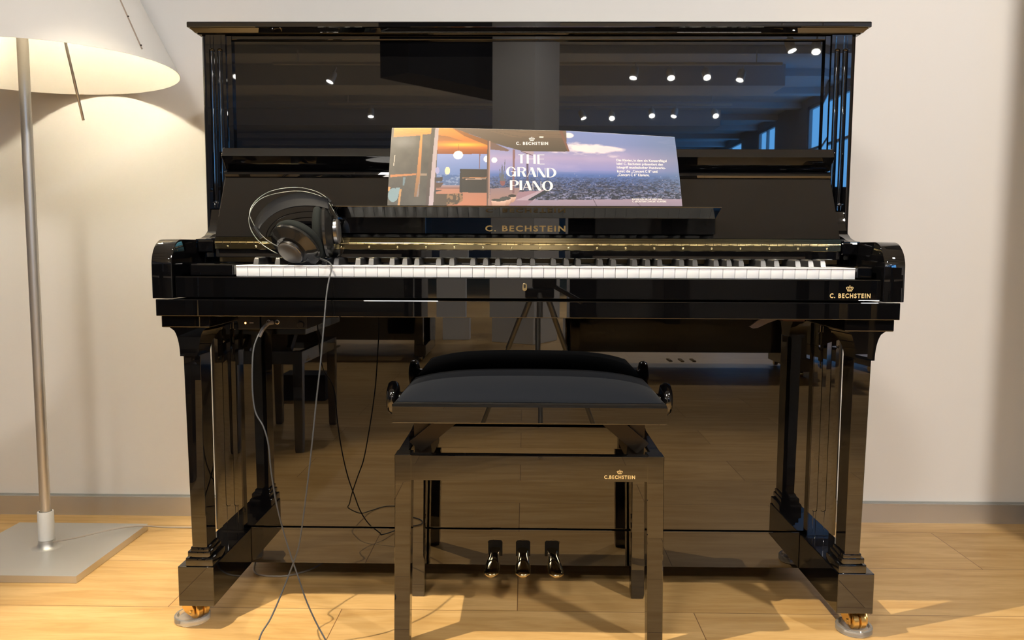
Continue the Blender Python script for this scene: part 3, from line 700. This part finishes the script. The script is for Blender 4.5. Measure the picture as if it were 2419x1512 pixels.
# GRAND
arc(432, 955, 106, 102, 50, 322, 56, 10); arc(432, 955, 106, 102, 22, 50, 30, 16); bar(430, 540, 948, HL); stroke(514, 950, 514, 1056, 50)
stroke(594, 862, 594, 1056, 50); arc(660, 910, 94, 50, -90, 90, 52, 9); bar(618, 662, 860, HL); bar(618, 662, 951, HL); stroke(680, 958, 728, 1060, 56)
stroke(870, 868, 782, 1062, 11); stroke(872, 868, 943, 1064, 58); bar(818, 912, 1000, HL)
stroke(994, 872, 994, 1062, 10); stroke(1012, 872, 1140, 1070, 58); stroke(1160, 876, 1160, 1070, 10)
stroke(1218, 878, 1218, 1072, 52); arc(1262, 975, 136, 98, -90, 90, 56, 9); bar(1240, 1264, 877, HL); bar(1240, 1264, 1064, HL)
# PIANO
stroke(433, 1135, 433, 1334, 52); arc(500, 1190, 96, 55, -90, 90, 54, 9); bar(458, 502, 1135, HL); bar(458, 502, 1236, HL)
stroke(638, 1140, 638, 1336, 54)
stroke(770, 1145, 684, 1338, 11); stroke(772, 1145, 842, 1340, 58); bar(718, 812, 1278, HL)
stroke(895, 1148, 895, 1340, 10); stroke(914, 1148, 1046, 1346, 58); stroke(1064, 1150, 1064, 1346, 10)
arc(1204, 1248, 116, 103, 0, 360, 58, 10, 40)
obj('white_lettering', bm, PRINT_W, BR)
# ================================================================== HEADPHONES
HP = empty('headphones', tuple(at(720, 600, -.64)), 'black over-ear headphones with twin wire headband lying on the keys', 'headphones')
def hp(n_, bm, m, parent=HP, **k): return obj(n_, bm, m, parent, **k)
def cup(c, nrm, flip=1):
    c = Vector(c); nrm = Vector(nrm).normalized()
    def Lt(pr, *a, **k): return globals()['Lt']([(r, h * .82) for r, h in pr], *a, **k)
    H = hp('ear_cup', Lt([(0, -.006), (.050, -.006), (.0535, -.002), (.0530, .004), (.046, .0105), (.036, .0150), (.0335, .0175), (.0325, .0165), (.029, .0165), (.024, .019), (0, .019)], c, nrm, seg=48), HP_GLOSS, smooth=False, auto=30)
    hp('ear_cushion', Lt([(.030, -.006), (.050, -.006), (.0535, -.011), (.0540, -.018), (.0505, -.025), (.044, -.0275), (.034, -.026), (.028, -.018)], c, nrm, seg=48, close=True), HP_CUSH, H, smooth=True)
    hp('silver_ring', Lt([(.0245, .018), (.0270, .019), (.0272, .027), (.0250, .0285)], c, nrm, seg=40, close=True), HP_SILVER, H, auto=30)
    hp('cap', Lt([(.0252, .019), (.0262, .0285), (.022, .0325), (.010, .0345), (0, .035)], c, nrm, seg=40), HP_CAP, H, smooth=True)
    return H
cL = at(698, 581, -.680); nL = Vector((-.30, -.66, -.62)).normalized(); HL_ = cup(cL, nL)
cR = at(772, 547, -.640); nR = Vector((.97, .10, .06)).normalized(); cup(cR, nR)
bm = bmesh.new(); e1 = Vector((0, 0, 1)).cross(nL).normalized(); e2 = nL.cross(e1)
def capf(x, y_): return cL + nL * (.0352 - .0004 * (abs(x) + abs(y_)) * 20) + (e2 * -1 * x) * -1 + e1 * y_ * -1
def tpt(px, py, Y): return at(px, py, Y)
wires = [[(658, 583, -.690), (632, 568, -.685), (612, 549, -.672), (598, 528, -.655), (590, 505, -.640), (600, 480, -.625), (630, 456, -.612), (670, 445, -.606), (712, 444, -.604), (750, 454, -.608), (776, 472, -.618), (790, 494, -.630), (799, 514, -.640)],
         [(655, 599, -.696), (628, 584, -.690), (606, 564, -.680), (592, 540, -.668), (588, 515, -.650), (598, 488, -.635), (620, 468, -.622), (660, 456, -.616), (706, 452, -.614), (748, 460, -.618), (774, 476, -.626), (796, 512, -.644)]]
for wr in wires: hp('headband_wire', T([tpt(*p) for p in wr], .0010, sides=8), HP_WIRE, smooth=True)
# wide padded strap under the wires
top = [(600, 536), (606, 515), (625, 490), (655, 469), (695, 458), (735, 459), (775, 471)]
bot = [(612, 541), (621, 528), (640, 510), (668, 495), (705, 487), (745, 487), (778, 494)]
tp = smooth_path([tpt(x, y, -.640 + .022 * math.sin(i / 6 * PI)) for i, (x, y) in enumerate(top)], 6)
bt = smooth_path([tpt(x, y, -.668 + .022 * math.sin(i / 6 * PI)) for i, (x, y) in enumerate(bot)], 6)
secs = []
for a, b2 in zip(tp, bt):
    mid = (a + b2) / 2; nrm = Vector((0, -.5, -.8)); 
    secs.append([a + nrm * .001, a.lerp(b2, .25) + nrm * .0035, a.lerp(b2, .5) + nrm * .0042, a.lerp(b2, .75) + nrm * .0035, b2 + nrm * .001, b2 - nrm * .0015, mid - nrm * .0015, a - nrm * .0015])
hp('padded_strap', loft(secs), HP_LEATH, smooth=True)
for (xa, ya, xb, yb, Y) in ((600, 536, 618, 562, -.672), (770, 468, 781, 478, -.624)):
    hp('slider', T([tpt(xa, ya, Y), tpt(xb, yb, Y)], .004, n=1, sides=8), HP_BLACK, auto=40)
# cable: from the left cup over the keys, down to the floor, back up to the socket
p1 = [(742, 606, -.690), (758, 611, -.697), (776, 619, -.706), (783, 628, -.716), (781, 645, -.7275), (777, 662, -.735), (771, 700, -.750), (764, 780, -.778), (757, 860, -.795), (748, 940, -.805), (738, 1040, -.813), (728, 1130, -.812), (716, 1225, -.806), (706, 1290, -.800), (693, 1330, -.796), (668, 1395, -.805), (640, 1460, -.834), (612, 1512, -.870)]
p2 = [(775, 1523, -.792), (768, 1510, -.785), (744, 1465, -.768), (722, 1415, -.758), (704, 1362, -.755), (686, 1310, -.754), (668, 1250, -.757), (652, 1185, -.762), (640, 1110, -.765), (634, 1050, -.765), (622, 1008, -.762), (604, 975, -.757), (597, 930, -.752), (596, 870, -.745), (599, 825, -.735), (609, 795, -.722), (622, 774, -.705), (634, 764, -.694)]
w1 = [at(*p) for p in p1]; w2 = [at(*p) for p in p2]
for q in (w1[-1], w2[0]): q.z = max(q.z, .004)
loop = [Vector(v) for v in ((-.474, -.95, .020), (-.458, -1.02, .004), (-.42, -1.065, .003), (-.36, -1.06, .003), (-.30, -1.03, .003), (-.29, -.99, .003), (-.335, -.955, .003), (-.350, -.87, .003))]
hp('cable', T(w1 + loop + w2, .0016, sides=8, n=6), CABLE, smooth=True)
a = w2[-1]; hp('jack_plug', lathe(T([a, a + Vector((-.010, -.006, -.012)), a + Vector((-.016, -.010, -.026))], .0040, sides=12, n=3), [(0, .010), (.0042, .010), (.0046, .006), (.0042, 0), (0, 0)], a, (.85, .5, .2), seg=14), mat('grey_plug_rubber', (.16, .15, .15), .45), auto=40)
hp('cable_relief', T([at(735, 603, -.684), at(752, 609, -.694), at(775, 619, -.706)], .0028, sides=10, r2=.0018), HP_BLACK, smooth=True)
# silver cord on the floor under the piano
# ================================================================== FLOOR LAMP
LP = empty('floor_lamp', (-1.224, -.31, 0), 'slim aluminium floor lamp with big white paper cone shade left of the piano', 'lamp')
def lp(n_, bm, m, parent=LP, **k): return obj(n_, bm, m, parent, **k)
lp('base_plate', B(-1.410, -1.048, -.490, -.130, .0002, .0180, bev=.0006), ALU)
lp('base_collar', Lt([(.036, .0180), (.026, .0205), (.0215, .0260), (.0200, .0350), (.0200, .038), (0, .038)], (-1.224, -.31, 0), seg=40), ALU, auto=50)
lp('sleeve', Lt([(0, .0385), (.0190, .0385), (.0190, .111), (.0180, .1125), (.0150, .1125), (.0150, .105), (0, .105)], (-1.224, -.31, 0), seg=40), WHITE_MET, auto=40)
lp('pole', Lt([(0, .10), (.0125, .10), (.0130, 1.62), (0, 1.62)], (-1.224, -.31, 0), seg=32), ALU, auto=40)
# cone shade: rim circle tipped slightly, open top
rc = Vector((-1.179, -.3175, 1.2134)); rn = Vector((-.0204, .0017, 1)).normalized()
prof = [(.3150, 0), (.0950, .470)]
bm = bmesh.new(); lathe(bm, [(.3150, 0), (.2600, .1175), (.2050, .235), (.1500, .3525), (.1487, .3525), (.2037, .235), (.2587, .1175), (.3137, 0)], rc, rn, seg=96, close=True)
SH = lp('shade', bm, SHADE, smooth=False, auto=60)
ax_ = Vector((0, 1, 0)).cross(rn).normalized(); 
def cone(ang, h, off=0):
    r = .315 - .220 * h / .470 + off; v = Vector((math.cos(ang), math.sin(ang), 0)); v = (v - rn * v.dot(rn)).normalized(); return rc + v * r + rn * h
sa = math.radians(-17)
lp('seam_strip', T([cone(sa, .022, .0015), cone(sa, .35, .0015)], .0016, n=1, sides=8), mat('bronze_seam', (.42, .34, .28), .5, .3), SH)
for h in (.030, .098, .166, .234, .302): lp('snap', Lt([(0, .003), (.0016, .0025), (.0022, 0)], cone(sa, h, .002), (1, -.3, .4), seg=12), DMETAL, SH)
hd0 = at(143, 50, -.40); hd1 = at(197, 284, -.40)
lp('handle_rod', T([hd0 + (hd0 - hd1) * .9, hd0, hd1], .0030, n=1, sides=12), ALU, smooth=True)
bc = Vector((-1.19, -.325, 1.545))
lp('bulb', Lt([(0, -.04), (.018, -.036), (.028, -.018), (.030, 0), (.024, .018), (.014, .035), (.013, .055), (0, .055)], bc, seg=32), BULB, smooth=True)
lp('bulb_holder', Lt([(0, .05), (.02, .05), (.02, .11), (0, .11)], bc, seg=24), WHITE_MET, auto=40)
lp('shade_arm', T([(-1.224, -.31, 1.615), (-1.19, -.325, 1.655)], .008, n=1), ALU)
pl_ = bpy.data.lights.new('lamp_bulb_light', 'POINT'); pl_.energy = 285; pl_.color = (1, .92, .68); pl_.shadow_soft_size = .032
o = bpy.data.objects.new('lamp_bulb_light', pl_); C.objects.link(o); o.location = bc; o.parent = LP; o.location = bc - LP.location
# transparent cord of the lamp
lp('cord', T([Vector(v) for v in ((-1.203, -.318, .034), (-1.180, -.322, .040), (-1.150, -.30, .040), (-1.120, -.25, .036), (-1.09, -.20, .030), (-1.05, -.16, .022), (-1.00, -.13, .008), (-.92, -.115, .003), (-.84, -.12, .003), (-.77, -.15, .003), (-.72, -.22, .003), (-.68, -.33, .003), (-.655, -.415, .003), (-.62, -.440, .003), (-.57, -.440, .003), (-.535, -.415, .003), (-.51, -.38, .003), (-.47, -.28, .003))], .0022, sides=8), CORD_T, smooth=True)
# ================================================================== THE SHOWROOM BEHIND (seen mirrored in the lacquer)
th = math.radians(31); cc = Vector((.0, -5.45, 0)); e = .20
colp = [(cc.x + e * (a * math.cos(th) - b * math.sin(th)), cc.y + e * (a * math.sin(th) + b * math.cos(th))) for a, b in ((-1, -1), (1, -1), (1, 1), (-1, 1))]
tag(obj('column', prism(colp, 'z', 0, ZC - .001, bev=.004), COLUMN), 'pale square concrete column mirrored in the middle of the piano', 'column')
bm = prism([(-.70, -5.5), (-.47, -5.5), (-.47, -5.62), (-.70, -5.62)], 'z', 0, .86, bev=.004)
tag(obj('display_panel', bm, COLUMN), 'low pale display panel mirrored left of the column', 'panel')
v0 = Vector((-1.20, -5.44)); v1 = Vector((-.20, -6.60)); dv = (v1 - v0).normalized(); pv = Vector((dv.y, -dv.x)) * -.35
bp_ = [tuple(v0), tuple(v1), tuple(v1 + pv), tuple(v0 + pv)]
tag(obj('ceiling_baffle', prism(bp_, 'z', 2.17, ZC - .002, bev=.004), BLK_MATTE), 'large black box hanging from the ceiling, mirrored left of the column', 'baffle')
# track lighting: rails with heads
def track(y, x0, x1, lb):
    bm = B(x0, x1, y - .02, y + .02, 2.93, 2.96, bev=.003)
    for x in (x0 + .3, x1 - .3): tube(bm, [(x, y, 2.96), (x, y, ZC - .282 if 9.5 < -y < 10.3 or 13 < -y < 13.8 else ZC - .102)], .006, n=1, sides=8)
    return tag(obj('light_track', bm, WHITE_MET), lb, 'track', 'ceiling lighting tracks')
TR = [(-1.36, -1.6, .2, 'white lighting track on the ceiling in front of the piano'), (-2.6, -1.2, 2.2, 'white lighting track above the photographer'), (-3.3, -1.4, 1.0, 'white lighting track behind the photographer'),
      (-8.4, -3.0, 3.0, 'white lighting track mirrored high in the piano panel'), (-11.1, -3.0, 3.1, 'white lighting track mirrored lower in the piano panel'), (-6.9, 2.2, 3.2, 'short white lighting track near the windows')]
for t_ in TR: track(*t_)
proto = None
def head(loc, tgt, lb, group):
    global proto
    if proto is None:
        r = bpy.data.objects.new('track_spotlight', None); C.objects.link(r)
        obj('housing', Lt([(.042, .0), (.046, .004), (.048, .10), (.040, .13), (.020, .14), (0, .14)], (0, 0, 0), (0, 0, 1), seg=28), WHITE_MET, r, auto=40)
        obj('lens', Lt([(0, .004), (.032, .004), (.033, .012), (0, .012)], (0, 0, 0), (0, 0, 1), seg=28), LENS, r)
        obj('stem', T([(0, 0, .12), (0, 0, .20)], .008, n=1), WHITE_MET, r)
        proto = r; c = r
    else: c = copy_tree(proto)
    c.location = loc; c.rotation_euler = (Vector(tgt) - Vector(loc)).to_track_quat('-Z', 'Y').to_euler()
    return tag(c, lb, 'spotlight', group)
NEAR = ['white spotlight on the track just in front of the piano', 'white spotlight added as wall wash on the track above the camera', 'white spotlight added as fill on the track behind the camera']
for (k, lb) in zip(KEY, NEAR):
    dvec = (Vector(k[1]) - Vector(k[0])).normalized(); head(Vector(k[0]) - dvec * .035, k[1], lb, 'spotlights near the piano')
rows = [(1.24, -8.26), (1.68, -8.26), (2.09, -8.23), (2.5, -8.37), (-2.35, -8.49), (2.65, -6.96), (2.9, -7.0), (.88, -11.2), (1.31, -11.2), (1.88, -10.95), (2.21, -11.0), (2.83, -10.95), (-2.35, -11.07)]
rnd = random.Random(3)
PW = {0: 340, 3: 340, 4: 420, 5: 260, 7: 420, 10: 420, 12: 500}
for i, (x, y) in enumerate(rows):
    tg = Vector((x + rnd.uniform(-1.1, 1.1), y + (rnd.uniform(1.2, 2.6) if i not in PW else .8), 0)); lc = Vector((x, y, 2.75))
    if i in PW: spot(lc + (tg - lc).normalized() * .035, tg, PW[i], COOL, 108, .8, .03)
    head(lc, tg, 'small white spotlight mirrored in the upper piano panel', 'spotlights mirrored in the upper panel')
for (x, y, p, cn, tg, lb) in ((-1.6, -4.3, 165, 120, (-1.6, -3.9, 0), 'white fill spotlight added above the left mirrored piano'), (1.6, -4.3, 210, 120, (1.6, -3.9, 0), 'white fill spotlight added above the right mirrored piano'),  # unseen lamps added to brighten the showroom and the column
                              (.55, -3.3, 190, 75, (0, -5.45, 1.3), 'white spotlight added to brighten the square column')):
    lc = Vector((x, y, 2.72)); tg = Vector(tg); spot(lc + (tg - lc).normalized() * .035, tg, p, COOL, cn, .8, .05)
    head(lc, tg, lb, 'added fill spotlights over the showroom')
track(-4.3, -2.2, 2.2, 'white lighting track above the two mirrored pianos')
# two more pianos and a bench of the showroom
def simple_piano(loc, rot, lb):
    r = empty('upright_piano', loc, lb, 'piano', 'black pianos standing behind the camera'); r.rotation_euler.z = rot
    def q(n_, bm, m=LAC):
        o = obj(n_, bm, m); o.parent = r; return o
    q('case', B(-.74, .74, -.02, .32, .12, 1.18, bev=.004)); q('lid', B(-.76, .76, -.05, .34, 1.18, 1.205, bev=.004)); q('key_bed', B(-.74, .74, -.29, -.02, .62, .72, bev=.004))
    q('fallboard', prism([(-.27, .72), (-.25, .77), (-.04, .80), (-.02, .72)], 'x', -.66, .66)); q('keys', B(-.61, .61, -.285, -.27, .715, .742), IVORY)
    for s in (-1, 1):
        q('arm', B(*sorted((s * .74, s * .68)), -.28, -.02, .72, .80, bev=.01)); q('leg', B(*sorted((s * .72, s * .66)), -.28, -.22, .09, .62, bev=.004)); q('foot_runner', B(*sorted((s * .74, s * .66)), -.29, .30, .04, .12, bev=.004))
        for yy in (-.24, .26): q('caster', Lt([(0, -.012), (.018, -.012), (.02, 0), (.018, .012), (0, .012)], (s * .70, yy, .021), (1, 0, 0), seg=16), BRASS)
    for x in (-.075, 0, .075): q('pedal', B(x - .012, x + .012, -.11, -.0, .07, .08, bev=.004), BRASS)
    return r
simple_piano((1.0, -3.86, 0), PI, 'black upright piano facing the camera side, mirrored at the right of the lower panel')
simple_piano((-1.42, -4.45, 0), PI, 'black upright piano mirrored at the left of the lower panel')
simple_piano((-3.05, -4.3, 0), PI + .12, 'black upright piano standing farthest left behind the camera')
simple_piano((2.75, -4.4, 0), PI - .2, 'black upright piano standing nearest the windows')
s2 = copy_tree(ST); s2.location = (-.97, -1.96, 0); s2.rotation_euler.z = PI / 2 + .02
tag(s2, 'second black piano bench, mirrored behind the dangling headphone cable', 'bench')
tag(obj('storage_box', B(-1.25, -1.02, -2.90, -2.74, 0, .135, bev=.004), BLK_MATTE), 'small black box on the floor behind the mirrored bench', 'box')
# tripod just behind the camera
TP = empty('tripod', (.06, -2.50, 0), 'small tripod with silver legs mirrored below the key lock', 'tripod')
for i, a in enumerate((math.radians(200), math.radians(-25), math.radians(90))):
    ft = Vector((.06 + .27 * math.cos(a), -2.50 + .27 * math.sin(a), .006)); apx = Vector((.06 + .03 * math.cos(a), -2.50 + .03 * math.sin(a), .60)); md = ft.lerp(apx, .5)
    g_ = obj('leg', tube(T([ft, md], .009, n=1, sides=12), [md, apx], .0125, n=1, sides=12), mat('tripod_silver', (.55, .55, .53), .35, .8) if i == 0 else bpy.data.materials['tripod_silver'], TP, auto=40)
obj('column', T([(.06, -2.50, .35), (.06, -2.50, .66)], .012, n=1), HP_SILVER, TP, smooth=True)
bm = B(.0, .12, -2.54, -2.46, .58, .62, bev=.006); box(bm, .03, .13, -2.53, -2.47, .62, .70, bev=.008); tube(bm, [(.10, -2.50, .64), (.24, -2.56, .56)], .010, n=1, sides=10)
obj('pan_head', bm, HP_BLACK, TP)
